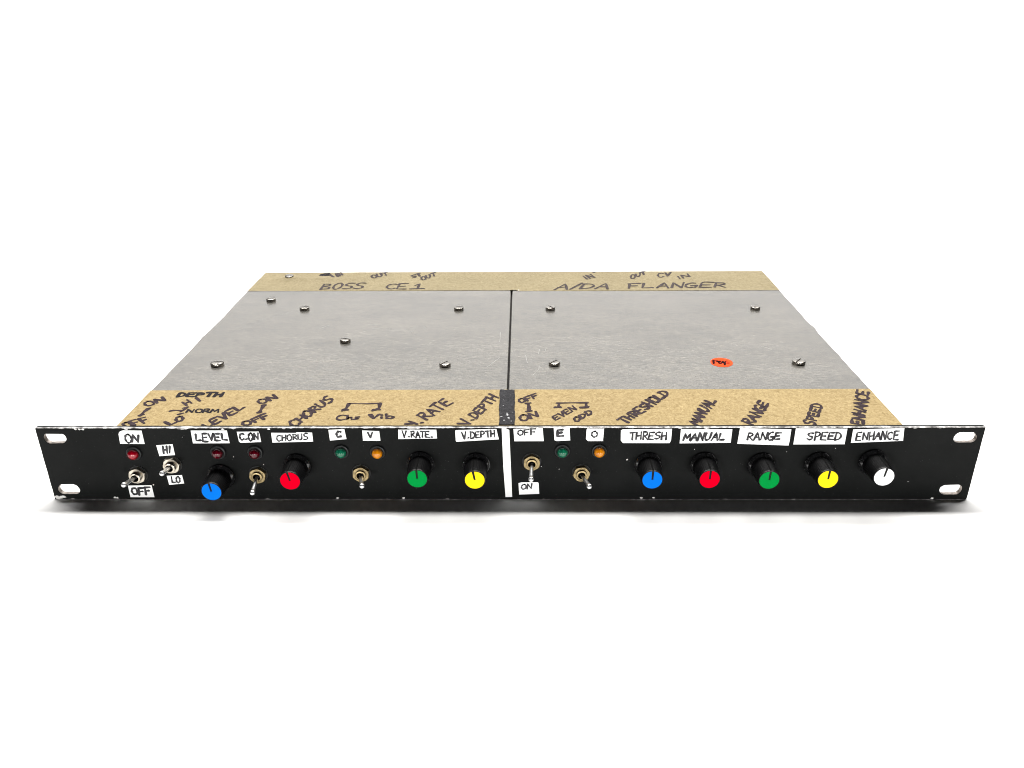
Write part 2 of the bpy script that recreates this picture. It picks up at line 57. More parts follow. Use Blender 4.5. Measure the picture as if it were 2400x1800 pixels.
LABELS = [["ON",[[-198.89,39.28],[-198.31,40.54],[-197.24,41.25],[-196.12,41.52],[-186.61,41.42],[-186.52,33.6],[-199.22,33.7]],0.78,[[[-193.79,39.14],[-194.71,39.09],[-195.42,38.42],[-195.85,37.3],[-195.87,36.04],[-195.48,34.97],[-194.79,34.38],[-193.97,34.43],[-193.26,35.11],[-192.84,36.23],[-192.82,37.5],[-193.21,38.56],[-193.9,39.15]],[[-192.49,34.87],[-191.58,38.8]],[[-191.66,38.87],[-189.65,34.85]],[[-189.68,34.79],[-188.72,38.71]]]],["HI",[[-180.71,32.87],[-172.07,33.55],[-171.97,27.03],[-180.21,26.4]],0.72,[[[-177.67,28.04],[-177.36,32.26]],[[-175.79,28.3],[-175.42,32.38]],[[-177.48,30.0],[-175.59,30.36]],[[-174.51,28.51],[-173.8,32.33]]]],["LO",[[-178.65,14.6],[-170.51,15.11],[-170.21,9.88],[-178.3,9.02]],0.7,[[[-176.26,13.97],[-176.37,10.46],[-174.57,10.7]],[[-172.7,14.02],[-173.26,13.88],[-173.7,13.31],[-173.96,12.46],[-173.98,11.55],[-173.74,10.84],[-173.31,10.51],[-172.81,10.64],[-172.37,11.22],[-172.11,12.07],[-172.09,12.97],[-172.33,13.68],[-172.75,14.14]]]],["OFF",[[-200.37,8.59],[-187.75,8.83],[-187.61,1.41],[-200.4,1.41]],0.85,[[[-197.33,7.11],[-197.94,7.0],[-198.54,6.39],[-198.87,5.45],[-198.83,4.43],[-198.42,3.6],[-197.77,3.19],[-197.04,3.3],[-196.43,3.91],[-196.11,4.86],[-196.16,5.88],[-196.56,6.7],[-197.22,7.01]],[[-195.41,2.76],[-195.05,6.96]],[[-195.24,6.94],[-192.48,7.13]],[[-195.21,4.86],[-193.21,5.06]],[[-191.76,3.03],[-191.55,7.4]],[[-191.85,7.39],[-188.98,7.63]],[[-191.71,5.22],[-189.73,5.52]]]],["LEVEL",[[-161.38,41.4],[-142.77,41.47],[-142.44,34.03],[-161.47,33.95]],0.8,[[[-159.18,39.27],[-159.49,35.51],[-157.01,35.8]],[[-153.55,39.69],[-155.72,39.61],[-156.08,35.05],[-153.62,34.95]],[[-155.93,37.33],[-154.01,37.51]],[[-152.62,39.4],[-151.67,35.98]],[[-151.57,35.81],[-150.05,39.73]],[[-147.03,39.58],[-149.4,39.47],[-149.69,35.64],[-147.23,35.64]],[[-149.57,37.56],[-147.66,37.55]],[[-145.79,39.63],[-145.93,36.1],[-143.48,35.97]]]],["C.ON",[[-137.86,40.71],[-126.58,40.79],[-126.26,38.78],[-126.14,34.74],[-136.64,34.2],[-137.52,34.97]],0.8,[[[-134.79,36.54],[-135.5,36.14],[-136.15,36.28],[-136.59,36.92],[-136.67,37.85],[-136.38,38.79],[-135.79,39.44],[-135.11,39.6],[-134.53,39.2]],[[-133.74,36.34],[-133.33,36.49]],[[-130.64,39.86],[-131.3,39.72],[-131.83,39.05],[-132.17,38.02],[-132.24,36.92],[-132.01,36.03],[-131.55,35.59],[-130.98,35.73],[-130.45,36.41],[-130.11,37.44],[-130.05,38.54],[-130.28,39.42],[-130.74,39.8]],[[-129.47,36.26],[-129.03,39.75]],[[-129.15,39.64],[-127.57,36.47]],[[-127.57,36.51],[-127.05,39.85]]]],["CHORUS",[[-120.34,40.11],[-107.5,40.01],[-107.25,40.46],[-99.31,40.18],[-99.29,34.94],[-120.38,34.37]],0.55,[[[-115.82,35.76],[-116.52,35.33],[-117.19,35.41],[-117.66,35.98],[-117.78,36.84],[-117.5,37.74],[-116.92,38.39],[-116.22,38.59],[-115.62,38.24]],[[-115.11,35.63],[-114.89,38.64]],[[-113.33,35.69],[-112.96,38.76]],[[-114.96,37.12],[-113.12,37.39]],[[-111.06,38.91],[-111.53,38.82],[-112.03,38.3],[-112.34,37.49],[-112.36,36.6],[-112.09,35.88],[-111.6,35.52],[-111.03,35.62],[-110.52,36.14],[-110.22,36.95],[-110.2,37.84],[-110.47,38.55],[-110.95,38.98]],[[-109.41,36.12],[-109.21,38.9]],[[-109.36,38.98],[-107.78,38.96],[-107.56,38.31],[-108.15,37.72],[-109.27,37.52]],[[-108.95,37.5],[-107.39,36.26]],[[-106.59,39.27],[-106.79,36.87],[-106.02,35.87],[-105.01,36.77],[-104.66,39.37]],[[-101.76,39.64],[-102.78,39.76],[-103.69,38.99],[-103.25,38.12],[-102.16,37.71],[-102.05,36.75],[-103.04,36.15],[-103.94,36.32]]]],["C",[[-90.82,41.77],[-82.63,42.17],[-82.02,36.42],[-90.63,35.5]],0.9,[[[-84.78,38.1],[-85.49,37.67],[-86.2,37.73],[-86.71,38.26],[-86.87,39.09],[-86.62,39.97],[-86.05,40.61],[-85.33,40.82],[-84.68,40.62]]]],["V",[[-73.59,41.39],[-64.93,41.03],[-64.67,35.38],[-73.68,35.49]],0.6,[[[-70.81,40.28],[-69.77,37.17]],[[-69.71,37.18],[-68.48,40.35]]]],["V.RATE",[[-55.24,41.83],[-35.75,41.82],[-35.6,36.72],[-55.47,36.38]],0.6,[[[-53.22,41.16],[-52.24,37.39]],[[-52.36,37.25],[-51.17,41.09]],[[-50.2,37.75],[-49.78,37.76]],[[-48.66,37.55],[-48.68,40.72]],[[-48.77,40.87],[-47.39,40.84],[-47.16,40.09],[-47.68,39.41],[-48.68,39.03]],[[-48.39,39.16],[-46.94,37.59]],[[-46.38,37.07],[-45.27,40.89],[-44.35,37.08]],[[-45.97,38.53],[-44.65,38.62]],[[-43.07,37.51],[-42.88,40.72]],[[-43.85,40.81],[-41.81,40.77]],[[-39.64,40.76],[-41.43,40.82],[-41.46,37.57],[-39.59,37.4]],[[-41.43,39.19],[-40.02,39.06]],[[-38.62,37.54],[-38.05,37.56]]]],["V.DEPTH",[[-26.23,41.1],[-25.8,41.56],[-5.24,42.25],[-4.0,36.2],[-25.82,34.78],[-26.11,35.57]],0.6,[[[-22.93,40.31],[-21.69,36.5]],[[-21.58,36.44],[-20.94,40.55]],[[-19.77,37.0],[-19.37,37.17]],[[-18.35,36.68],[-18.35,40.6]],[[-18.62,40.47],[-17.25,40.34],[-16.4,38.91],[-16.94,37.21],[-18.33,36.63]],[[-14.08,40.57],[-15.96,40.48],[-15.73,37.17],[-13.79,37.17]],[[-15.84,38.82],[-14.37,38.83]],[[-13.17,37.57],[-13.16,40.71]],[[-13.17,40.86],[-11.83,40.79],[-11.49,39.94],[-12.04,39.22],[-13.05,38.91]],[[-9.51,37.54],[-9.82,41.07]],[[-10.83,40.8],[-8.71,41.06]],[[-8.09,37.66],[-8.11,41.49]],[[-6.16,37.72],[-6.31,41.41]],[[-8.06,39.42],[-6.25,39.45]]]],["divider",[[-2.53,42.64],[-1.14,42.96],[1.34,41.64],[2.13,15.43],[2.53,1.61],[-0.98,1.52],[-1.95,19.76]],0.7,[]],["OFF",[[3.43,42.22],[18.29,42.7],[18.91,35.14],[3.86,35.07]],0.6,[[[7.09,41.43],[6.54,41.33],[6.0,40.88],[5.73,40.2],[5.8,39.48],[6.19,38.91],[6.8,38.64],[7.46,38.75],[8.0,39.21],[8.27,39.89],[8.2,40.61],[7.81,41.18],[7.2,41.31]],[[9.13,38.77],[8.96,41.44]],[[8.77,41.53],[11.29,41.86]],[[9.06,40.16],[10.76,40.34]],[[12.34,38.82],[12.34,42.15]],[[12.24,42.1],[14.68,42.23]],[[12.46,40.47],[14.16,40.51]]]],["E",[[23.87,42.69],[31.88,43.02],[32.42,35.55],[25.63,35.14],[24.34,35.68]],0.95,[[[28.42,41.74],[25.87,41.52],[25.84,37.99],[28.75,38.18]],[[26.09,39.78],[28.07,40.19]]]],["O",[[40.83,42.43],[49.36,42.34],[49.14,35.16],[41.5,35.12],[40.36,36.3],[40.56,41.9]],0.6,[[[44.8,40.71],[44.11,40.62],[43.53,40.13],[43.25,39.37],[43.34,38.53],[43.78,37.86],[44.45,37.52],[45.17,37.61],[45.75,38.1],[46.03,38.87],[45.94,39.7],[45.5,40.37],[44.82,40.86]]]],["ON",[[5.87,10.09],[7.38,10.61],[16.04,10.7],[16.5,9.96],[16.81,3.54],[6.22,3.09]],0.55,[[[9.09,9.35],[8.38,9.21],[7.84,8.73],[7.53,8.02],[7.53,7.28],[7.84,6.71],[8.38,6.46],[9.01,6.59],[9.55,7.08],[9.86,7.78],[9.85,8.52],[9.54,9.09],[9.0,9.34]],[[10.42,6.58],[10.73,9.54]],[[10.7,9.56],[12.52,6.99]],[[12.57,6.87],[12.92,9.89]]]],["THRESH",[[57.95,41.38],[58.9,41.95],[83.75,42.24],[83.75,35.49],[83.08,33.92],[59.3,33.98],[58.12,35.51]],0.65,[[[63.94,35.9],[64.04,39.89]],[[62.7,39.85],[65.43,40.2]],[[65.85,36.15],[66.07,40.17]],[[68.3,36.26],[68.31,40.4]],[[66.01,38.05],[68.25,38.36]],[[69.49,36.04],[69.55,40.36]],[[69.52,40.53],[71.21,40.37],[71.49,39.33],[70.82,38.46],[69.52,38.11]],[[70.11,38.18],[71.75,36.01]],[[75.01,40.12],[72.63,40.08],[72.12,36.2],[74.52,36.09]],[[72.3,38.15],[74.21,38.12]],[[77.95,40.11],[76.8,40.23],[75.76,39.44],[76.27,38.54],[77.54,38.14],[77.67,37.15],[76.53,36.53],[75.48,36.68]],[[78.76,36.01],[78.88,40.19]],[[81.05,35.96],[81.11,40.03]],[[78.72,38.02],[81.06,38.29]]]],["MANUAL",[[88.24,42.15],[114.22,41.9],[114.18,34.13],[88.2,33.78]],0.75,[[[89.88,35.52],[90.91,39.44],[91.63,36.5],[93.4,39.45],[93.21,35.71]],[[93.57,35.27],[95.79,39.58],[96.65,35.4]],[[94.49,36.91],[96.4,37.05]],[[97.15,35.35],[97.98,39.84]],[[98.07,39.78],[99.76,35.65]],[[99.67,35.56],[100.48,39.84]],[[101.42,39.76],[100.94,36.83],[101.76,35.58],[103.15,36.65],[103.97,39.97]],[[104.18,35.55],[106.43,39.8],[107.14,35.65]],[[105.1,37.17],[106.94,37.27]],[[108.48,39.37],[107.87,35.76],[110.48,35.94]]]],["RANGE",[[117.96,42.56],[143.9,41.92],[143.93,34.78],[143.77,32.49],[117.54,33.54]],0.7,[[[122.43,35.88],[122.72,39.45]],[[122.78,39.65],[124.54,39.58],[124.8,38.72],[124.03,37.96],[122.59,37.6]],[[123.12,37.7],[124.91,35.7]],[[125.64,35.68],[127.25,40.18],[128.47,35.74]],[[126.14,37.4],[128.06,37.33]],[[129.17,35.93],[129.74,39.91]],[[129.6,39.96],[131.7,35.94]],[[131.8,35.96],[132.31,40.05]],[[134.56,35.95],[133.83,35.66],[133.1,36.1],[132.72,37.11],[132.82,38.37],[133.36,39.48],[134.17,40.09],[134.99,40.14]],[[134.08,37.55],[135.38,37.59]],[[135.54,37.66],[135.05,35.54]],[[138.96,39.84],[136.54,39.81],[136.06,36.16],[138.7,36.3]],[[136.45,37.99],[138.32,38.12]]]],["SPEED",[[146.11,42.4],[172.04,42.2],[172.1,33.21],[146.07,33.11]],0.7,[[[155.44,39.51],[153.95,39.76],[152.83,39.03],[153.46,38.05],[154.89,37.5],[155.09,36.45],[153.86,35.92],[152.68,36.42]],[[156.47,35.6],[156.57,40.25]],[[156.29,40.17],[158.41,40.14],[158.78,38.97],[157.95,37.94],[156.52,37.6]],[[162.47,40.07],[159.82,40.14],[159.44,35.88],[162.11,35.66]],[[159.82,38.01],[161.68,37.97]],[[165.8,39.88],[163.41,39.83],[163.21,36.13],[165.87,36.01]],[[163.43,37.99],[165.34,38.0]],[[166.66,35.74],[166.93,39.89]],[[166.68,39.93],[168.41,39.69],[169.5,38.06],[168.64,36.23],[166.69,35.7]]]],["ENHANCE",[[174.99,41.78],[200.57,42.47],[201.29,35.18],[175.08,33.99]],0.65,[[[179.53,40.06],[177.37,39.83],[177.38,35.45],[179.69,35.54]],[[177.44,37.65],[179.14,37.82]],[[180.78,35.89],[180.68,39.65]],[[180.67,39.73],[182.93,35.95]],[[182.92,36.11],[182.91,39.9]],[[184.05,35.7],[183.7,40.16]],[[186.14,35.79],[185.85,40.37]],[[183.94,37.82],[186.01,38.17]],[[186.84,36.2],[188.14,40.15],[189.4,36.11]],[[187.15,37.7],[188.97,37.91]],[[189.93,35.86],[189.9,40.69]],[[189.99,40.68],[192.04,36.29]],[[192.0,36.07],[192.14,40.76]],[[195.26,36.69],[194.68,36.2],[193.9,36.31],[193.27,36.99],[192.97,38.02],[193.11,39.09],[193.64,39.86],[194.39,40.08],[195.13,39.73]],[[198.17,40.81],[196.13,40.77],[196.29,35.91],[198.61,35.81]],[[196.26,38.35],[197.97,38.6]]]]]
KNOBS = [["blue",-149.83,14.3,-8,"LEVEL"],["red",-109.02,20.68,-12,"CHORUS"],["green",-44.85,21.94,-2,"V.RATE"],["yellow",-15.95,21.17,-10,"V.DEPTH"],["blue",72.96,21.28,1,"THRESH"],["red",101.56,21.59,1,"MANUAL"],["green",131.25,21.14,2,"RANGE"],["yellow",160.38,21.61,3,"SPEED"],["white",187.91,23.0,8,"ENHANCE"]]
LEDS = [["red",-192.88,28.35],["darkred",-149.09,28.92],["darkred",-129.9,28.77],["green",-85.27,29.27],["amber",-66.58,28.9],["green",28.47,29.55],["amber",47.36,29.54]]
SW = [["silver",-193.3,15.63,[-193.96,-14.88,18.21],10],["silver",-174.19,21.66,[-173.52,-14.28,24.51],20],["brass",-130.11,15.63,[-129.19,-14.72,13.4],12],["brass",-76.07,16.52,[-73.14,-14.26,17.19],5],["brass",12.78,23.28,[12.36,-14.82,21.34],0],["brass",38.56,16.7,[41.71,-14.22,16.84],20]]
SCR = [[-176.08,200.01,3.4,20],[-146.78,180.74,3.4,10],[-105.56,118.97,3.4,-20],[-175.25,81.52,3.9,5],[-36.99,179.81,3.4,0],[-38.18,80.05,3.4,50],[27.76,179.73,3.4,-60],[27.07,81.37,3.4,45],[172.05,179.66,3.4,70],[172.76,82.63,3.9,50]]
TAPESCREW = [-176.55,253.9]
ORANGE = [[127.32,84.09],[133.8,83.0],[128.65,91.03]]
BT = [[-4.15,3.25],[-3.94,9.98],[-4.38,19.64],[-4.4,32.0],[-4.63,45.02],[-3.46,45.74],[-1.63,44.76],[0.43,45.24],[3.63,45.23],[3.88,34.29],[3.82,22.92],[4.2,12.08],[4.04,3.24]]
CHIPS = [[61.98,24.15],[-186.8,9.03],[-126.65,21.36],[-141.8,25.97],[208.57,10.98],[167.85,30.81],[27.02,18.51],[17.74,20.15],[-166.37,37.52],[-166.4,37.52],[143.33,28.81],[96.17,30.27]]
CHIPBIG = [[-240.07,1.59],[-239.21,0.86],[-237.65,1.35],[-236.14,1.59],[-208.76,1.12],[-207.57,0.87],[-90.0,0.58],[-55.0,0.85],[-121.41,42.61],[-144.88,42.77],[-216.63,42.61],[-218.56,42.84],[-220.52,42.93],[223.07,0.72],[77.19,1.12],[70.7,1.07]]
MM = 0.001
rnd = random.Random(7)

# ---------------------------------------------------------------- materials
class NT:
    def __init__(self, name):
        self.m = bpy.data.materials.new(name)
        self.m.use_nodes = True
        self.t = self.m.node_tree
        self.b = self.t.nodes["Principled BSDF"]
    def n(self, kind, **kw):
        nd = self.t.nodes.new(kind)
        for k, v in kw.items():
            setattr(nd, k, v)
        return nd
    def l(self, a, b):
        self.t.links.new(a, b)
    def coord(self, scale=(1, 1, 1)):
        tc = self.n('ShaderNodeTexCoord'); mp = self.n('ShaderNodeMapping')
        mp.inputs['Scale'].default_value = scale
        self.l(tc.outputs['Object'], mp.inputs['Vector'])
        return mp.outputs['Vector']
    def noise(self, vec, scale, detail=4, rough=0.55, dist=0.0):
        nd = self.n('ShaderNodeTexNoise')
        nd.inputs['Scale'].default_value = scale
        nd.inputs['Detail'].default_value = detail
        nd.inputs['Roughness'].default_value = rough
        nd.inputs['Distortion'].default_value = dist
        self.l(vec, nd.inputs['Vector'])
        return nd.outputs['Fac']
    def ramp(self, fac, stops):
        r = self.n('ShaderNodeValToRGB')
        e = r.color_ramp.elements
        while len(e) < len(stops): e.new(0.5)
        for i, (p, c) in enumerate(stops):
            e[i].position = p
            e[i].color = (c[0], c[1], c[2], 1) if len(c) == 3 else c
        self.l(fac, r.inputs['Fac'])
        return r.outputs['Color']
    def mix(self, fac, a, b, blend='MIX'):
        m = self.n('ShaderNodeMix', data_type='RGBA', blend_type=blend)
        for s, v in ((m.inputs[0], fac), (m.inputs[6], a), (m.inputs[7], b)):
            if isinstance(v, (int, float)): s.default_value = v
            elif isinstance(v, tuple): s.default_value = (*v, 1) if len(v) == 3 else v
            else: self.l(v, s)
        return m.outputs[2]
    def math(self, op, a, b=0.0, c=None):
        m = self.n('ShaderNodeMath', operation=op)
        for i, v in enumerate((a, b) if c is None else (a, b, c)):
            if isinstance(v, (int, float)): m.inputs[i].default_value = v
            else: self.l(v, m.inputs[i])
        return m.outputs[0]
    def bump(self, h, strength, dist):
        b = self.n('ShaderNodeBump')
        b.inputs['Strength'].default_value = strength
        b.inputs['Distance'].default_value = dist
        self.l(h, b.inputs['Height'])
        self.l(b.outputs['Normal'], self.b.inputs['Normal'])
    def set(self, **kw):
        for k, v in kw.items():
            s = self.b.inputs[k.replace('_', ' ')]
            if isinstance(v, tuple) and len(v) == 3: v = (*v, 1)
            if isinstance(v, (int, float, tuple)): s.default_value = v
            else: self.l(v, s)
        return self

def simple(name, c, rough=0.5, metal=0.0, spec=0.5, coat=0.0, var=0.0, vs=400):
    t = NT(name)
    t.set(Base_Color=c, Roughness=rough, Metallic=metal, Specular_IOR_Level=spec, Coat_Weight=coat)
    if var:
        v = t.coord()
        n = t.noise(v, vs, 5)
        t.set(Base_Color=t.ramp(n, [(0.3, tuple(x * (1 - var) for x in c)), (0.7, tuple(min(1, x * (1 + var)) for x in c))]))
    return t.m

def mat_backdrop():
    t = NT("white_paper_sweep")
    t.set(Base_Color=(0.88, 0.88, 0.88), Roughness=0.9, Specular_IOR_Level=0.1)
    return t.m

def mat_plate():
    t = NT("bare_aluminium_sheet")
    v = t.coord((1, 3.2, 1)); big = t.noise(v, 14, 4, 0.6, 0.6)
    v2 = t.coord((1, 3.0, 1)); streak = t.noise(v2, 240, 8, 0.75, 0.5)
    v3 = t.coord((1, 2, 1)); mid = t.noise(v3, 70, 7, 0.7, 0.35)
    c1 = t.ramp(big, [(0.32, (0.188, 0.182, 0.171)), (0.68, (0.23, 0.22, 0.204))])
    c2 = t.ramp(streak, [(0.30, (0.62, 0.63, 0.63)), (0.5, (0.97, 0.965, 0.96)), (0.72, (1.38, 1.34, 1.25))])
    c3 = t.ramp(mid, [(0.30, (0.90, 0.905, 0.91)), (0.5, (1.0, 0.985, 0.965)), (0.72, (1.09, 1.075, 1.04))])
    c = t.mix(1.0, c1, c2, 'MULTIPLY'); c = t.mix(1.0, c, c3, 'MULTIPLY')
    t.set(Base_Color=c, Metallic=0.60, Specular_IOR_Level=0.5)
    r = t.math('MULTIPLY_ADD', streak, 0.10, 0.20)
    t.set(Roughness=r)
    h = t.math('ADD', t.math('MULTIPLY', streak, 0.5), mid)
    t.bump(h, 0.35, 0.00012)
    return t.m

def mat_panel():
    t = NT("worn_black_paint")
    tc = t.n('ShaderNodeTexCoord'); sp = t.n('ShaderNodeSeparateXYZ'); t.l(tc.outputs['Object'], sp.inputs[0])
    X, Y, Z = sp.outputs
    v = t.coord((1, 1, 1)); edge_n = t.noise(v, 260, 5, 0.6); chip_n = t.noise(v, 75, 4, 0.6)
    ln = t.noise(t.coord((1, 1, 0.2)), 45, 3)
    top = t.math('SUBTRACT', H * MM, Z)                                    # metres below the top edge
    lim = t.math('MULTIPLY_ADD', edge_n, 0.0009, -0.00012)
    lim2 = t.math('MULTIPLY', t.math('MAXIMUM', t.math('SUBTRACT', chip_n, 0.58), 0.0), 0.012)
    bare_top = t.math('LESS_THAN', top, t.math('ADD', lim, lim2))
    onback = t.math('GREATER_THAN', Y, t.math('MULTIPLY_ADD', ln, 0.0018, 0.0002))  # paint left on the rear half of the top face
    bare_top = t.math('MULTIPLY', bare_top, t.math('SUBTRACT', 1.0, onback))
    lim3 = t.math('MULTIPLY', t.math('MAXIMUM', t.math('SUBTRACT', chip_n, 0.60), 0.0), 0.009)
    bare_bot = t.math('LESS_THAN', Z, t.math('ADD', lim3, t.math('MULTIPLY', edge_n, 0.00022)))
    ax = t.math('SUBTRACT', 0.2413, t.math('ABSOLUTE', X))
    bare_side = t.math('LESS_THAN', ax, t.math('MULTIPLY', t.math('MAXIMUM', t.math('SUBTRACT', chip_n, 0.55), 0.0), 0.004))
    bare = t.math('MAXIMUM', t.math('MAXIMUM', bare_top, bare_bot), bare_side)
    pn = t.noise(v, 30, 5, 0.65)
    paint = t.ramp(pn, [(0.3, (0.0045, 0.0050, 0.0048)), (0.7, (0.008, 0.0085, 0.0083))])
    dust = t.noise(v, 1500, 2, 0.5)
    paint = t.mix(t.math('MULTIPLY', t.math('GREATER_THAN', dust, 0.71), 0.22), paint, (0.16, 0.16, 0.16))
    metal = t.ramp(edge_n, [(0.36, (0.10, 0.095, 0.09)), (0.5, (0.34, 0.33, 0.32)), (0.66, (0.80, 0.79, 0.77))])
    t.set(Base_Color=t.mix(bare, paint, metal), Metallic=t.math('MULTIPLY', bare, 0.55),
          Roughness=t.math('MULTIPLY_ADD', bare, -0.1, 0.48), Specular_IOR_Level=t.math('MULTIPLY_ADD', bare, 0.3, 0.06))
    t.bump(t.noise(v, 1800, 3), 0.15, 0.00005)
    return t.m

def mat_tape(name, base_lo, base_hi, patchy):
    t = NT(name)
    v = t.coord((1, 1, 1))
    n = t.noise(v, 420, 5, 0.6, 1.5); big = t.noise(v, 22, 4, 0.6); v3 = t.coord((1, 0.5, 1)); fib = t.noise(v3, 900, 3, 0.6, 0.8)
    c = t.ramp(n, [(0.32, base_lo), (0.68, base_hi)])
    c2 = t.ramp(big, [(0.3, (1 - patchy, 1 - patchy, 1 - patchy * 1.2)), (0.7, (1.03, 1.03, 1.0))])
    c3 = t.ramp(fib, [(0.3, (0.86, 0.85, 0.82)), (0.7, (1.1, 1.1, 1.1))])
    c = t.mix(1.0, c, c2, 'MULTIPLY'); c = t.mix(1.0, c, c3, 'MULTIPLY')
    t.set(Base_Color=c, Roughness=0.7, Specular_IOR_Level=0.12)
    t.bump(t.math('ADD', n, t.math('MULTIPLY', fib, 0.5)), 0.6, 0.00025)
    return t.m

def mat_ink(name, c, c2, rough=0.6, spec=0.06):
    t = NT(name)
    v = t.coord(); n = t.noise(v, 350, 4, 0.6)
    t.set(Base_Color=t.ramp(n, [(0.35, c), (0.65, c2)]), Roughness=rough, Specular_IOR_Level=spec)
    return t.m

def mat_label():
    t = NT("white_sticky_label")
    v = t.coord(); n = t.noise(v, 60, 3)
    t.set(Base_Color=t.ramp(n, [(0.3, (0.93, 0.93, 0.92)), (0.6, (0.88, 0.88, 0.865)), (0.75, (0.84, 0.82, 0.72))]), Roughness=0.5, Specular_IOR_Level=0.3)
    return t.m

def mat_black_tape():
    t = NT("worn_black_tape")
    v = t.coord(); n = t.noise(v, 500, 6, 0.7, 1.0); n2 = t.noise(t.coord((1, .25, 1)), 600, 4, 0.7)
    c = t.ramp(n, [(0.35, (0.012, 0.0115, 0.013)), (0.6, (0.028, 0.027, 0.030)), (0.72, (0.06, 0.06, 0.064))])
    w = t.math('GREATER_THAN', n2, 0.66)
    t.set(Base_Color=t.mix(t.math('MULTIPLY', w, 0.3), c, (0.2, 0.2, 0.2)), Roughness=0.6, Specular_IOR_Level=0.1)
    t.bump(n, 0.9, 0.0005)
    return t.m

def mat_lens(name, c, dark):
    t = NT(name)
    v = t.coord(); n = t.noise(v, 220, 2, 0.5, 0.5)
    t.set(Base_Color=t.ramp(n, [(0.35, dark), (0.65, c)]), Roughness=0.2, Specular_IOR_Level=0.2, Coat_Weight=0.8, Coat_IOR=1.6,
          Coat_Roughness=0.01, Transmission_Weight=0.0)
    return t.m

def mat_metal(name, c, rough, grime=0.0):
    t = NT(name)
    v = t.coord(); n = t.noise(v, 700, 4, 0.6)
    t.set(Base_Color=t.ramp(n, [(0.3, tuple(x * (1 - grime) for x in c)), (0.65, c)]), Metallic=1.0,
          Roughness=t.math('MULTIPLY_ADD', n, 0.15, rough))
    return t.m

M = {
    'backdrop': mat_backdrop(), 'plate': mat_plate(), 'panel': mat_panel(),
    'tape_front': mat_tape("masking_tape_warm", (0.258, 0.186, 0.086), (0.425, 0.325, 0.170), 0.05),
    'tape_back': mat_tape("masking_tape_dull", (0.222, 0.182, 0.108), (0.305, 0.258, 0.163), 0.10),
    'ink': mat_ink("purple_black_marker", (0.022, 0.014, 0.017), (0.050, 0.034, 0.038)),
    'ink_faded': mat_ink("faded_marker", (0.038, 0.030, 0.031), (0.075, 0.06, 0.058)),
    'ink_solid': mat_ink("dense_marker", (0.010, 0.008, 0.010), (0.02, 0.016, 0.018)),
    'ink_label': mat_ink("grey_black_pen", (0.015, 0.015, 0.017), (0.075, 0.073, 0.076)),
    'label': mat_label(), 'black_tape': mat_black_tape(),
    'knob': simple("black_knob_plastic", (0.0035, 0.0035, 0.0038), 0.32, spec=0.16),
    'skirt': simple("glossy_knob_skirt", (0.010, 0.010, 0.0105), 0.17, spec=1.0, coat=0.6),
    'bezel': simple("black_bezel_plastic", (0.012, 0.013, 0.013), 0.42, spec=0.3),
    'groove': simple("groove_black", (0.004, 0.004, 0.004), 0.6, spec=0.1),
    'blue': simple("blue_cap", (0.0, 0.152, 0.68), 0.5, spec=0.03),
    'red': simple("red_cap", (0.66, 0.0, 0.014), 0.5, spec=0.0),
    'green': simple("green_cap", (0.0, 0.245, 0.042), 0.5, spec=0.02),
    'yellow': simple("yellow_cap", (0.93, 0.66, 0.010), 0.5, spec=0.03),
    'white': simple("white_cap", (0.93, 0.93, 0.93), 0.45, spec=0.25),
    'led_red': mat_lens("red_lens", (0.32, 0.0, 0.008), (0.12, 0.0, 0.003)),
    'led_darkred': mat_lens("dark_red_lens", (0.09, 0.0005, 0.006), (0.012, 0.0, 0.001)),
    'led_green': mat_lens("green_lens", (0.006, 0.15, 0.075), (0.002, 0.05, 0.028)),
    'led_amber': mat_lens("amber_lens", (0.72, 0.25, 0.004), (0.36, 0.10, 0.002)),
    'silver': mat_metal("nickel_plate", (0.66, 0.60, 0.50), 0.24, 0.4),
    'brass': mat_metal("brass_plate", (0.37, 0.285, 0.15), 0.32, 0.55),
    'chrome': mat_metal("chrome", (0.80, 0.80, 0.80), 0.24, 0.15),
    'steel': mat_metal("screw_steel", (0.33, 0.31, 0.28), 0.2, 0.55),
    'bare': mat_metal("bare_slot_metal", (0.34, 0.30, 0.27), 0.35, 0.6),
    'dark': simple("dark_interior", (0.02, 0.018, 0.016), 0.7),
    'orange': mat_ink("orange_sticker", (0.80, 0.055, 0.006), (0.88, 0.075, 0.010), 0.6, 0.08),
    'orange_ink': simple("red_black_pen", (0.02, 0.003, 0.004), 0.7, spec=0.03),
    'chip': mat_ink("bare_metal_chip", (0.45, 0.43, 0.40), (0.85, 0.84, 0.82), 0.4),
    'glue': simple("grey_glue", (0.42, 0.42, 0.43), 0.4, var=0.3),
    'scratch': simple("bright_scratch", (0.36, 0.35, 0.335), 0.35, metal=0.6),
    'scratch_dark': simple("dark_scratch", (0.16, 0.155, 0.15), 0.5, metal=0.2),
    'creased': simple("glossy_creased_tape", (0.37, 0.32, 0.20), 0.5, spec=0.35, var=0.08, vs=120),
}

# ---------------------------------------------------------------- mesh helpers
def link(name, me, mats, parent=None, label=None, smooth=None):
    o = bpy.data.objects.new(name, me)
    for m in (mats if isinstance(mats, (list, tuple)) else [mats]):
        me.materials.append(m)
    col.objects.link(o)
    if parent is not None: o.parent = parent
    if label: o['label'] = label
    if smooth is not None:
        me.set_sharp_from_angle(angle=math.radians(smooth)) if hasattr(me, 'set_sharp_from_angle') else None
    return o

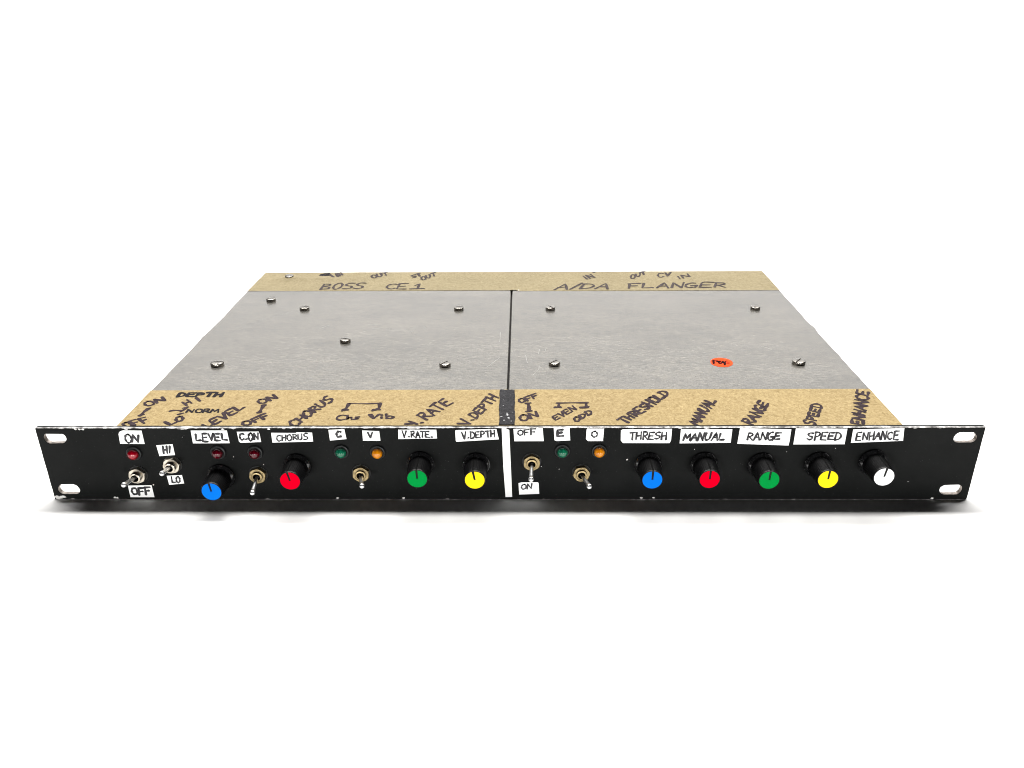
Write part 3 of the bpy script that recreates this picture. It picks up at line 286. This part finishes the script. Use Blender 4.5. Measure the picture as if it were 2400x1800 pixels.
def mesh(name, verts, faces, smooth=False, mi=None):
    me = bpy.data.meshes.new(name)
    me.from_pydata([tuple(c * MM for c in v) for v in verts], [], faces)
    me.validate(); me.update()
    bm = bmesh.new(); bm.from_mesh(me); bmesh.ops.recalc_face_normals(bm, faces=bm.faces); bm.to_mesh(me); bm.free()
    if smooth: me.polygons.foreach_set('use_smooth', [True] * len(me.polygons))
    if mi: me.polygons.foreach_set('material_index', mi)
    return me

def lathe_data(prof, seg, axis_pos, cap0=True, cap1=True, radfun=None):
    """prof: (r, h) along -Y from (x, 0, z); returns verts, faces"""
    x, z = axis_pos; V = []; Fc = []
    for i, (r, h) in enumerate(prof):
        for k in range(seg):
            a = 2 * math.pi * k / seg
            rr = r if radfun is None else radfun(i, k, r)
            V.append((x + rr * math.sin(a), -h, z + rr * math.cos(a)))
    for i in range(len(prof) - 1):
        for k in range(seg):
            k2 = (k + 1) % seg
            Fc.append((i * seg + k, i * seg + k2, (i + 1) * seg + k2, (i + 1) * seg + k))
    if cap0: Fc.append(tuple(range(seg)))
    if cap1: Fc.append(tuple((len(prof) - 1) * seg + k for k in range(seg)))
    return V, Fc

def plane_map(kind):
    if kind == 'top': return lambda u, v, h: (u, v, ZT + h)
    return lambda u, v, h: (u, -h, v)

def smooth_line(pts, n=4):
    if len(pts) < 3: 
        (x0, y0), (x1, y1) = pts[0], pts[-1]
        return [(x0 + (x1 - x0) * t / 3, y0 + (y1 - y0) * t / 3) for t in range(4)]
    out = []
    P = [pts[0]] + list(pts) + [pts[-1]]
    for i in range(1, len(P) - 2):
        p0, p1, p2, p3 = P[i - 1:i + 3]
        # keep sharp corners sharp
        a = (p1[0] - p0[0], p1[1] - p0[1]); b = (p2[0] - p1[0], p2[1] - p1[1]); c = (p3[0] - p2[0], p3[1] - p2[1])
        def ok(u, w):
            l = math.hypot(*u) * math.hypot(*w)
            return l > 1e-9 and (u[0] * w[0] + u[1] * w[1]) / l > 0.35
        t1 = ((p2[0] - p0[0]) / 2, (p2[1] - p0[1]) / 2) if ok(a, b) else b
        t2 = ((p3[0] - p1[0]) / 2, (p3[1] - p1[1]) / 2) if ok(b, c) else b
        for k in range(n):
            s = k / n; s2 = s * s; s3 = s2 * s
            h = (2 * s3 - 3 * s2 + 1, s3 - 2 * s2 + s, -2 * s3 + 3 * s2, s3 - s2)
            out.append((h[0] * p1[0] + h[1] * t1[0] + h[2] * p2[0] + h[3] * t2[0],
                        h[0] * p1[1] + h[1] * t1[1] + h[2] * p2[1] + h[3] * t2[1]))
    out.append(tuple(pts[-1]))
    return out

def ribbons(strokes, pen, kind, h0, clip=None):
    """marker strokes as thin raised ink ribbons with round ends"""
    pm = plane_map(kind); V = []; Fc = []; dh = 0.0
    for st in strokes:
        L = smooth_line(st); dh += 0.004
        n = len(L); r0 = pen / 2 * (1.38 if kind == "top" else 1.35); ph = rnd.uniform(0, 9)
        left = []; right = []
        for i, p in enumerate(L):
            a = L[max(0, i - 1)]; b = L[min(n - 1, i + 1)]
            d = (b[0] - a[0], b[1] - a[1]); l = math.hypot(*d) or 1
            nx, ny = -d[1] / l, d[0] / l
            w = r0 * (1 + 0.26 * math.sin(ph + i * 0.8) + rnd.uniform(-.06, .06))
            left.append((p[0] + nx * w, p[1] + ny * w)); right.append((p[0] - nx * w, p[1] - ny * w))
        def capf(p, q):
            d = (p[0] - q[0], p[1] - q[1]); l = math.hypot(*d) or 1; a0 = math.atan2(d[1], d[0])
            return [(p[0] + r0 * math.cos(a0 + t), p[1] + r0 * math.sin(a0 + t)) for t in (-0.9, -0.35, 0.35, 0.9)]
        outline_end = capf(L[-1], L[-2]); outline_start = capf(L[0], L[1])
        base = len(V)
        for (lx, ly), (rx, ry) in zip(left, right):
            V.append(pm(lx, ly, h0 + dh)); V.append(pm(rx, ry, h0 + dh))
        for i in range(n - 1):
            b = base + 2 * i
            Fc.append((b, b + 2, b + 3, b + 1))
        e = len(V); V += [pm(x, y, h0 + dh) for x, y in outline_end]
        Fc.append((base + 2 * n - 2, base + 2 * n - 1, e, e + 1, e + 2, e + 3))
        s = len(V); V += [pm(x, y, h0 + dh) for x, y in outline_start]
        Fc.append((base + 1, base, s, s + 1, s + 2, s + 3))
    me = bpy.data.meshes.new("ink")
    if clip:
        V = [(max(clip[0], min(clip[1], x)), max(clip[2], min(clip[3], y)), z) for x, y, z in V]
    me.from_pydata([tuple(c * MM for c in v) for v in V], [], Fc)
    me.validate(); me.update()
    # make all faces look outward
    bm = bmesh.new(); bm.from_mesh(me); want = Vector((0, 0, 1)) if kind == 'top' else Vector((0, -1, 0))
    bm.normal_update()
    for f in bm.faces:
        if f.normal.dot(want) < 0: f.normal_flip()
    bm.to_mesh(me); bm.free()
    return me

def sheet(poly, kind, h0, th):
    """flat sheet with thickness from an outline"""
    pm = plane_map(kind); n = len(poly)
    V = [pm(x, y, h0) for x, y in poly] + [pm(x, y, h0 + th) for x, y in poly]
    Fc = [tuple(range(n)), tuple(range(n, 2 * n))] + [(i, (i + 1) % n, n + (i + 1) % n, n + i) for i in range(n)]
    return mesh("sheet", V, Fc)

# ---------------------------------------------------------------- setting: white sweep
def build_sweep():
    prof = []
    R = 0.7; yw = 2.6
    prof.append((-3.6, 0.0))
    for y in (-2.0, -1.0, -0.5, 0, 0.5, 1.0, 1.5): prof.append((y, 0.0))
    for k in range(0, 17):
        a = math.pi / 2 * k / 16
        prof.append((yw - R + R * math.sin(a), R - R * math.cos(a)))
    prof.append((yw, 3.0))
    V = []; Fc = []
    for x in (-3.0, 3.0):
        for y, z in prof: V.append((x, y, z))
    n = len(prof)
    for i in range(n - 1): Fc.append((i, n + i, n + i + 1, i + 1))
    me = bpy.data.meshes.new("sweep"); me.from_pydata(V, [], Fc); me.update()
    me.polygons.foreach_set('use_smooth', [True] * len(me.polygons))
    o = link("floor", me, M['backdrop']); o['kind'] = 'structure'
    o['label'] = 'seamless white studio surface curving up behind the rack unit'
build_sweep()

# ---------------------------------------------------------------- the rack unit
unit = bpy.data.objects.new("rack_unit", None)
unit.empty_display_size = 0.05
unit['label'] = 'low black-fronted rack effects unit with coloured knobs and hand-lettered masking tape'
unit['category'] = 'rack unit'
col.objects.link(unit)

# ---- front panel (2-D outline with four slots, extruded, edges slightly rounded)
def front_panel():
    cu = bpy.data.curves.new("panel_outline", 'CURVE'); cu.dimensions = '2D'; cu.fill_mode = 'BOTH'
    cu.extrude = (T / 2 - 0.18) * MM; cu.bevel_depth = 0.18 * MM; cu.bevel_resolution = 1
    def spl(pts):
        s = cu.splines.new('POLY'); s.points.add(len(pts) - 1)
        for p, (x, y) in zip(s.points, pts): p.co = (x * MM, y * MM, 0, 1)
        s.use_cyclic_u = True
    W = 241.1; out = []
    c = [(-W, 0.2), (W - .5, 0.2), (W, 0.8), (W, H - .3), (W - .4, H - .2), (-W + .3, H - .2), (-W, H - .6)]
    for i in range(len(c)):                      # subdivide with a slight hand-worn wobble
        a, b = c[i], c[(i + 1) % len(c)]; l = math.hypot(b[0] - a[0], b[1] - a[1]); k = max(1, int(l / 3))
        for j in range(k):
            w = rnd.uniform(-.05, .05) if j else 0
            out.append((a[0] + (b[0] - a[0]) * j / k + (w if abs(b[0] - a[0]) < 1 else 0), a[1] + (b[1] - a[1]) * j / k + (w if abs(b[1] - a[1]) < 1 else 0)))
    spl(out)
    for sx in (-1, 1):
        for sz in (-1, 1):
            cx, cz = sx * 232.3, 21.5 + sz * 15.4; hw, r = 2.7, 3.2
            if sx > 0 and sz < 0: cx -= .6
            pts = []
            for k in range(24):
                a = 2 * math.pi * k / 24
                ox = hw if math.cos(a) > 0 else -hw
                rr = r + 0.12 * math.sin(3 * a + sx + sz * 2) + rnd.uniform(-.07, .07)
                if sx < 0 and sz > 0 and 1.2 < a < 1.9: rr -= .45      # the small lip in the upper left slot
                pts.append((cx + ox + rr * math.cos(a), cz + rr * math.sin(a)))
            spl(pts)
    tmp = bpy.data.objects.new("tmp_panel", cu); col.objects.link(tmp)
    bpy.context.view_layer.update()
    dg = bpy.context.evaluated_depsgraph_get()
    me = bpy.data.meshes.new_from_object(tmp.evaluated_get(dg))
    bpy.data.objects.remove(tmp)
    me.transform(Matrix.Translation((0, T / 2 * MM, 0)) @ Matrix.Rotation(math.radians(90), 4, 'X'))
    me.materials.clear()
    me.materials.append(M['panel']); me.materials.append(M['bare'])
    for p in me.polygons:
        p.use_smooth = False
        cx, cy, cz = p.center
        p.material_index = 1 if (abs(p.normal.y) < 0.9 and any(abs(abs(cx) - 0.2320) < 0.0075 and abs(cz - zc * MM) < 0.0045 for zc in (6.1, 36.9))) else 0
    o = bpy.data.objects.new("front_panel", me); o.parent = unit; col.objects.link(o)
    return o
panel = front_panel()

# chipped paint spots on the panel
def blob(cx, cy, r, kind, h, sx=1.0, n=9):
    return sheet([(cx + r * sx * (1 + rnd.uniform(-.35, .35)) * math.cos(2 * math.pi * k / n), cy + r * (1 + rnd.uniform(-.35, .35)) * math.sin(2 * math.pi * k / n)) for k in range(n)], kind, h, 0.02)
for i, (x, z) in enumerate(CHIPS): link("paint_chip", blob(x, z, 0.42 if i < 2 else 0.2, 'front', 0.005), M['chip'], panel)
for i, (x, z) in enumerate(CHIPBIG): link("paint_chip", blob(x, max(0.9, min(H - .8, z)), 0.85 if i < 4 else 0.5, 'front', 0.008 + 0.002 * i, 1.5), M['chip'], panel)

# ---- chassis: dark inner box and two folded aluminium covers
V = []; 
def box(x0, x1, y0, y1, z0, z1):
    return mesh("box", [(x, y, z) for x in (x0, x1) for y in (y0, y1) for z in (z0, z1)],
                [(0, 1, 3, 2), (4, 6, 7, 5), (0, 4, 5, 1), (2, 3, 7, 6), (0, 2, 6, 4), (1, 5, 7, 3)])
link("chassis_box", box(-199, 199, 3.2, 266, 0.6, 39.0), M['dark'], unit)

def edge_wobble(x, y):
    side = 1 if x > 0 else -1
    w = 0.28 * noise.noise(Vector((side * 7.3, y * 0.035, 0))) + 0.10 * noise.noise(Vector((side * 3.1, y * 0.16, 2)))
    if side > 0:                                   # the two dents in the right hand edge
        w += 0.8 * math.exp(-((y - 143) / 5) ** 2) - 0.5 * math.exp(-((y - 158) / 7) ** 2) + 0.35 * math.exp(-((y - 98) / 4) ** 2)
    else:
        w += -0.5 * math.exp(-((y - 128) / 8) ** 2) + 0.4 * math.exp(-((y - 168) / 9) ** 2)
    return w

def cover_profile(xo, xi, off=0.0, inner=True, depth=38.0):
    """outline from the bottom of the outer side over the top to the seam edge; off = offset outward"""
    s = 1 if xo > xi else -1
    r = 1.6; P = []
    P.append((xo + s * off, ZT - depth))
    P.append((xo + s * off, ZT - r))
    for k in range(1, 6):
        a = math.pi / 2 * k / 5
        P.append((xo - s * r + s * (r + off) * math.cos(a), ZT - r + (r + off) * math.sin(a)))
    nx = 8
    for k in range(1, nx): P.append((xo - s * r + (xi + s * 1.2 - xo + s * r) * k / nx, ZT + off))
    if inner:
        r2 = 1.0
        for k in range(0, 5):
            a = math.pi / 2 * k / 4
            P.append((xi + s * r2 - s * r2 * math.sin(a), ZT - r2 + r2 * math.cos(a)))
        P.append((xi, ZT - 6))
    return P

def cover(name, xo, xi):
    P = cover_profile(xo, xi); n = len(P); Y = [2.7 + (270.3 - 2.7) * j / 90 for j in range(91)]
    V = []; Fc = []
    for y in Y:
        for i, (x, z) in enumerate(P):
            w = edge_wobble(xo, y) if i < 8 else 0
            V.append((x + w, y, z))
    for j in range(len(Y) - 1):
        for i in range(n - 1):
            a = j * n + i; Fc.append((a, a + 1, a + n + 1, a + n))
    m = len(Y) - 1
    Fc.append(tuple([m * n + i for i in range(n)]))
    o = link(name, mesh(name, V, Fc, smooth=True), M['plate'], unit, smooth=40)
    return o
SEAM = -0.1
cov_l = cover("cover_plate", -201.3, SEAM - 0.42)
cov_r = cover("cover_plate", 201.9, SEAM + 0.42)

# scratches
def scr_lines(lines, pen, mat, par):
    o = link("scratches", ribbons(lines, pen * 0.6, 'top', 0.012), mat, par); o['kind'] = 'stuff'
L1 = [[(-13, 78), (-6, 92)], [(-6.5, 118), (-6.2, 136)], [(-96, 150), (-90, 150.4)], [(-92, 143), (-88, 143.2)], [(-128, 142), (-122, 150)]]
L1 = [l for l in L1]
scr_lines(L1, 0.22, M['scratch'], cov_l)
scr_lines([[(-180, 150), (-160, 171), (-148, 184)], [(-186, 136), (-180, 142)], [(-68, 141), (-63, 145), (-66, 134), (-60, 131)], [(-58, 146), (-56, 142)], [(-82, 143), (-78, 140)], [(-104, 176), (-103.3, 178)], [(-116, 94), (-115, 95)], [(-18, 165), (-16, 167), (-15, 165)]], 0.25, M['scratch_dark'], cov_l)
scr_lines([[(14, 66), (17.5, 74), (18, 80)], [(18, 98), (18.6, 106)], [(10, 96), (11, 84)], [(22, 102), (23, 108)], [(163, 55), (166, 50)], [(158, 110), (163, 104)]], 0.22, M['scratch'], cov_r)
scr_lines([[(86, 141), (88, 141.5)], [(70, 66), (70.4, 74)], [(120, 99), (121, 100)]], 0.3, M['scratch_dark'], cov_r)

# ---- masking tape strips (cross the whole top and fold down over both sides)
def tape_strip(name, y0, y1, mat, ny, relief, fold=3.0):
    off = 0.16
    PL = cover_profile(-201.3, 0.0, off, inner=False, depth=fold)[:-1]; PR = cover_profile(201.9, 0.0, off, inner=False, depth=fold)[:-1]
    P = PL[:7]
    nx = 170
    x0 = PL[6][0]; x1 = PR[6][0]
    for k in range(1, nx): P.append((x0 + (x1 - x0) * k / nx, ZT + off))
    P += PR[:7][::-1]; n = len(P)
    V = []; Fc = []
    for j in range(ny + 1):
        for i, (x, z) in enumerate(P):
            ya, yb = y0(x), y1(x)
            y = ya + (yb - ya) * j / ny
            w = edge_wobble(x, y) if (i < 8 or i > n - 9) else 0
            V.append((x + w, y, z + relief(x, y)))
    for j in range(ny):
        for i in range(n - 1):
            a = j * n + i; Fc.append((a, a + 1, a + n + 1, a + n))
    # thin edges down to the plate
    for j in (0, ny):
        b = len(V)
        for i, (x, z) in enumerate(P):
            v = V[j * n + i]; V.append((v[0], v[1], v[2] - 0.15))
        for i in range(n - 1): Fc.append((j * n + i, j * n + i + 1, b + i + 1, b + i))
    return link(name, mesh(name, V, Fc, smooth=True), mat, unit, smooth=35)

def yedge(c, amp, s, slope=0.0):
    return lambda x: c + slope * x + amp * noise.noise(Vector((x * 0.03, s, 0))) + amp * .4 * noise.noise(Vector((x * .2, s, 5)))
tape_f = tape_strip("masking_tape", lambda x: 2.8, lambda x: 46.0 + 0.0022 * x + 0.25 * noise.noise(Vector((x * .05, 1, 0))), M['tape_front'], 12,
                    lambda x, y: 0.05 * noise.noise(Vector((x * .08, y * .1, 3))))
def relief_b(x, y):
    tx, ty = TAPESCREW
    d2 = ((x - tx) / 7) ** 2 + ((y - ty) / 5) ** 2
    r = 1.5 * math.exp(-d2)
    r += 0.8 * math.exp(-((y - (252 + 0.03 * (x + 176))) / 3.2) ** 2) * math.exp(-((x + 160) / 36) ** 2)
    r += 0.35 * math.exp(-((x - 2) / 2.2) ** 2)
    return r + 0.06 * noise.noise(Vector((x * .07, y * .1, 8)))
tape_b = tape_strip("masking_tape", lambda x: 222.6 + 0.25 * noise.noise(Vector((x * .04, 9, 0))) + (-1.3 if x > 4 else 0.3), lambda x: 270.4, M['tape_back'], 22, relief_b)
tape_b['label'] = 'duller rear strip of masking tape'
tape_f['label'] = 'warm-toned front strip of masking tape'

for i, (txt, pen, st) in enumerate(TAPE):
    back = st[0][0][1] > 200
    mat = M['ink_faded'] if back else M['ink']
    if txt in ('DEPTH', 'NORM') and st[0][0][0] < -100: mat = M['ink_solid']
    if txt == 'blot': mat = M['ink_solid']
    o = link("lettering", ribbons(st, pen, 'top', 0.29, clip=(-300, 300, 3.0, 270.2)), mat, tape_b if back else tape_f)
    if back:                                        # ride over the wrinkles of the rear tape
        for v in o.data.vertices:
            v.co.z += (relief_b(v.co.x / MM, v.co.y / MM) + 0.06) * MM

# torn black tape over the seam and a dab of glue on it
bt = [(x, y) for x, y in BT]
btp = []
for i in range(len(bt)):
    a, b = bt[i], bt[(i + 1) % len(bt)]; k = 4
    for j in range(k):
        w = rnd.uniform(-.18, .18) if j else 0
        btp.append((a[0] + (b[0] - a[0]) * j / k + w, max(2.8, a[1] + (b[1] - a[1]) * j / k + w)))
btape = link("black_tape", sheet(btp, 'top', 0.30, 0.22), M['black_tape'], unit, label='torn piece of worn black tape over the seam')
for (x, y, r, s) in ((0.2, 14, 0.75, 1), (0.0, 16, 0.5, 1), (0.9, 10.5, .6, 1), (-1.5, 8, .4, 1.3), (-2.2, 25, .25, 1), (-2.4, 32, .3, .7), (-2.1, 38, .22, .8), (2.2, 7, .35, 1), (-3, 12, .25, 3)):
    link("glue_spot", blob(x, y, r, 'top', 0.53, s), M['glue'], btape)
link("tape_tear", blob(5.2, 223.0, 0.75, 'top', 0.25, 0.8), M['label'], tape_b)
# ---- front labels
def label_mesh(poly):
    return sheet(poly, 'front', 0.03, 0.09)
for txt, poly, pen, st in LABELS:
    name = "divider_strip" if txt == 'divider' else "label_sticker"
    me = sheet(poly, 'front', 0.03, 0.09)
    o = link(name, me, M['label'], panel)
    if st: link("lettering", ribbons(st, pen, 'front', 0.13), M['ink_label'], o)

# ---- knobs
def knob(colour, x, z, ang, text):
    seg = 168
    prof = [(6.6, 0.8), (7.3, 0.9), (7.38, 1.2), (7.1, 1.65), (6.65, 2.25), (6.1, 2.8), (6.02, 3.4), (5.95, 4.2), (5.5, 14.2), (5.45, 14.9), (5.25, 15.25), (5.02, 15.3), (5.0, 15.0), (0.4, 15.0)]
    def rf(i, k, r):
        if i in (7, 8) and 4 < k < seg - 4: return r + (0.06 if (k // 2) % 2 else -0.05)
        return r
    V, Fc = lathe_data(prof, seg, (0, 0), radfun=rf)
    me = mesh("knob", V, Fc, smooth=True, mi=[1 if seg <= q < 5 * seg else 0 for q in range(len(Fc))])
    o = link("knob", me, [M['knob'], M['skirt']], panel, label='%s capped knob under the %s label' % (colour, text), smooth=30)
    # thin shaft bushing
    # cap disc with pointer notch
    n = 72; R = 4.92; w = 0.58; ringp = []
    a0 = math.asin(w / R)
    for k in range(n + 1):
        a = a0 + (2 * math.pi - 2 * a0) * k / n
        ringp.append((R * math.sin(a), R * math.cos(a)))
    poly = ringp + [(-w * .85, 0.1), (w * .85, 0.1)]
    m = len(poly)
    Vc = [(p[0], -15.02, p[1]) for p in poly] + [(p[0], -15.24, p[1]) for p in poly]
    Fd = [tuple(range(m)), tuple(range(m, 2 * m))] + [(i, (i + 1) % m, m + (i + 1) % m, m + i) for i in range(m)]
    c = link("cap", mesh("cap", Vc, Fd), M[colour], o)
    # pointer: raised line along body and skirt
    Vp = []; Pp = [(7.25, 1.75), (6.75, 2.4), (6.2, 2.95), (6.1, 4.1), (5.62, 14.2), (5.52, 14.95), (5.35, 15.27)]
    for r, h in Pp:
        Vp += [(-0.42, -h, r - .25), (-0.30, -h, r + .14), (0, -h, r - .12), (0.30, -h, r + .14), (0.42, -h, r - .25)]
    Fp = []
    for i in range(len(Pp) - 1):
        for j in range(4): Fp.append((i * 5 + j, i * 5 + j + 1, i * 5 + 6 + j, i * 5 + 5 + j))
    p = link("pointer_line", mesh("pointer", Vp, Fp), M['groove'], o)
    o.location = (x * MM, 0, z * MM); o.rotation_euler = (0, math.radians(ang), 0)
    return o
for kd in KNOBS: knob(*kd)

# ---- indicator lamps
for colour, x, z in LEDS:
    V, Fc = lathe_data([(3.95, 0.0), (3.95, 0.7), (3.75, 1.15), (3.3, 1.35), (3.0, 1.2), (2.9, 0.6)], 48, (0, 0))
    o = link("indicator_lamp", mesh("bezel", V, Fc, smooth=True), M['bezel'], panel, label={'red': 'bright red', 'darkred': 'dark red', 'green': 'green', 'amber': 'amber'}[colour] + ' indicator lamp', smooth=35)
    o.location = (x * MM, 0, z * MM)
    prof = [(2.75, 0.7), (2.75, 1.9)] + [(2.75 * math.cos(a), 1.9 + 2.45 * math.sin(a)) for a in [math.pi / 2 * k / 12 for k in range(1, 12)]] + [(0.08, 4.35)]
    V, Fc = lathe_data(prof, 40, (0, 0))
    link("lens", mesh("lens", V, Fc, smooth=True), M['led_' + colour], o)

# ---- toggle switches
for colour, x, z, tip, rot in SW:
    hb = 4.9 if colour == 'silver' else 3.7
    prof = [(2.8, 0.0), (2.8, 2.4)]
    h = 2.4
    while h < hb - .45:
        prof += [(2.62, h + .12), (2.82, h + .25)]; h += .4
    prof += [(2.8, hb - .1), (2.65, hb), (1.95, hb + .02), (1.85, 1.2), (0.3, 1.2)]
    V, Fc = lathe_data(prof, 40, (0, 0))
    nb = len(Fc); mi = [1 if (nb - 2 - 80) <= q else 0 for q in range(nb)]; mi[nb - 2] = 0  # bore faces coloured black: shade inside the bushing is put into the material
    o = link("toggle_switch", mesh("bushing", V, Fc, smooth=True, mi=mi), [M[colour], M['groove']], panel, label=('nickel' if colour == 'silver' else 'brass') + ' nut toggle switch', smooth=35)
    o.location = (x * MM, 0, z * MM)
    # hex nut with chamfered corners
    R = 4.68; N = 72; V = []; Fc = []
    def hexr(a):
        b = (a - math.radians(rot)) % (math.pi / 3) - math.pi / 6
        return R * math.cos(math.pi / 6) / math.cos(b)
    rings = [(None, 0.3), (None, 2.2), ('ch', 2.5), (2.84, 2.55)]
    for r, h in rings:
        for k in range(N):
            a = 2 * math.pi * k / N
            rr = hexr(a) if r is None else (min(hexr(a), 4.2) if r == 'ch' else r)
            V.append((rr * math.sin(a), -h, rr * math.cos(a)))
    for i in range(3):
        for k in range(N):
            k2 = (k + 1) % N
            Fc.append((i * N + k, i * N + k2, (i + 1) * N + k2, (i + 1) * N + k))
    link("hex_nut", mesh("nut", V, Fc, smooth=True), M[colour], o, smooth=25)
    V, Fc = lathe_data([(4.9, 0.02), (4.9, 0.3), (3.1, 0.3)], 40, (0, 0), cap0=False, cap1=False)
    link("washer", mesh("washer", V, Fc, smooth=True), M['bezel'], o, smooth=35)
    # lever
    piv = Vector((0, -2.6, 0)); tp = Vector((tip[0] - x, tip[1], tip[2] - z)); d = (tp - piv); L = d.length
    rr = 1.42
    prof = [(0.78, 0), (0.80, 2), (0.95, L * .55), (1.12, L - 1.6)]
    prof = [(0.85, 0), (0.92, 2), (1.02, L * .5), (1.12, L - 1.9)] + [(max(0.05, rr * math.sin(a)), L - .15 - rr * math.cos(a)) for a in [math.radians(55 + 125 * k / 9) for k in range(10)]]
    V, Fc = lathe_data(prof, 28, (0, 0))
    rotq = Vector((0, -1, 0)).rotation_difference(d.normalized())
    V = [tuple(piv + rotq @ Vector(v)) for v in V]
    link("lever", mesh("lever", V, Fc, smooth=True), M['chrome'], o, smooth=50)

# ---- screws
def screw(x, y, r, ang, par, name="screw", zoff=0.0):
    bm = bmesh.new()
    seg = 40; prof = [(r * .93, 0.0), (r, 0.3), (r, 1.45), (r * .96, 1.8), (r * .86, 2.05), (r * .5, 2.2), (0.02, 2.25)]
    V, Fc = [], []
    sw_, sd = 0.42, 1.1
    for i, (rr, h) in enumerate(prof):
        for k in range(seg):
            a = 2 * math.pi * k / seg
            V.append((rr * math.cos(a), rr * math.sin(a), h))
    for i in range(len(prof) - 1):
        for k in range(seg):
            k2 = (k + 1) % seg; Fc.append((i * seg + k, i * seg + k2, (i + 1) * seg + k2, (i + 1) * seg + k))
    Fc.append(tuple(range(seg))); Fc.append(tuple((len(prof) - 1) * seg + k for k in range(seg)))
    me = mesh("screw", V, Fc, smooth=True)
    bm.from_mesh(me)
    # cut the slot: bisect along both sides, drop the strip to the slot floor
    for s in (-1, 1):
        bmesh.ops.bisect_plane(bm, geom=bm.verts[:] + bm.edges[:] + bm.faces[:], plane_co=(0, s * sw_ * MM, 0), plane_no=(0, 1, 0))
    dele = [f for f in bm.faces if abs(f.calc_center_median().y) < sw_ * MM - 1e-6 and f.calc_center_median().z > 0.1 * MM]
    bmesh.ops.delete(bm, geom=dele, context='FACES')
    bm.to_mesh(me); bm.free()
    o = link(name, me, M['steel'], par)
    o.location = (x * MM, y * MM, (ZT + zoff) * MM)
    o.rotation_euler = (0, 0, math.radians(ang))
    # slot walls and floor
    nseg = 12; V = []; Fc = []
    def top_h(xx):
        q = min(r - .001, math.hypot(xx, sw_))
        for (r0, h0), (r1, h1) in zip(prof, prof[1:]):
            if r1 <= q <= r0 + 1e-6: return h0 + (h1 - h0) * ((r0 - q) / (r0 - r1 + 1e-9))
        return 1.25
    xm = math.sqrt(r * r - sw_ * sw_) - .02
    xs = [-xm + 2 * xm * k / nseg for k in range(nseg + 1)]
    for xx in xs: V += [(xx, -sw_, top_h(xx)), (xx, -sw_, sd), (xx, sw_, sd), (xx, sw_, top_h(xx))]
    for k in range(nseg):
        for j in range(3): Fc.append((k * 4 + j, k * 4 + j + 1, k * 4 + j + 5, k * 4 + j + 4))
    for k in (0, nseg): 
        xx = xs[k]; b = len(V); V += [(xx, -sw_, sd), (xx, sw_, sd), (xx, sw_, 0), (xx, -sw_, 0)]; Fc.append((b, b + 1, b + 2, b + 3))
    link("slot", mesh("slot", V, Fc), M['bare'], o)
    return o
for x, y, r, ang in SCR: screw(x, y, r, ang, cov_l if x < SEAM else cov_r)
screw(TAPESCREW[0], TAPESCREW[1], 3.4, 15, cov_l, zoff=0.9)

# ---- orange dot sticker
c, ex, ey = ORANGE
ax = Vector((ex[0] - c[0], ex[1] - c[1])); ay = Vector((ey[0] - c[0], ey[1] - c[1]))
pts = [(c[0] + ax.x * math.cos(a) + ay.x * math.sin(a), c[1] + ax.y * math.cos(a) + ay.y * math.sin(a)) for a in [2 * math.pi * k / 48 for k in range(48)]]
dot = link("dot_sticker", sheet(pts, 'top', 0.03, 0.1), M['orange'], cov_r, label='round orange-red dot sticker with initials')
link("lettering", ribbons(STICK, 0.85, 'top', 0.15), M['orange_ink'], dot)
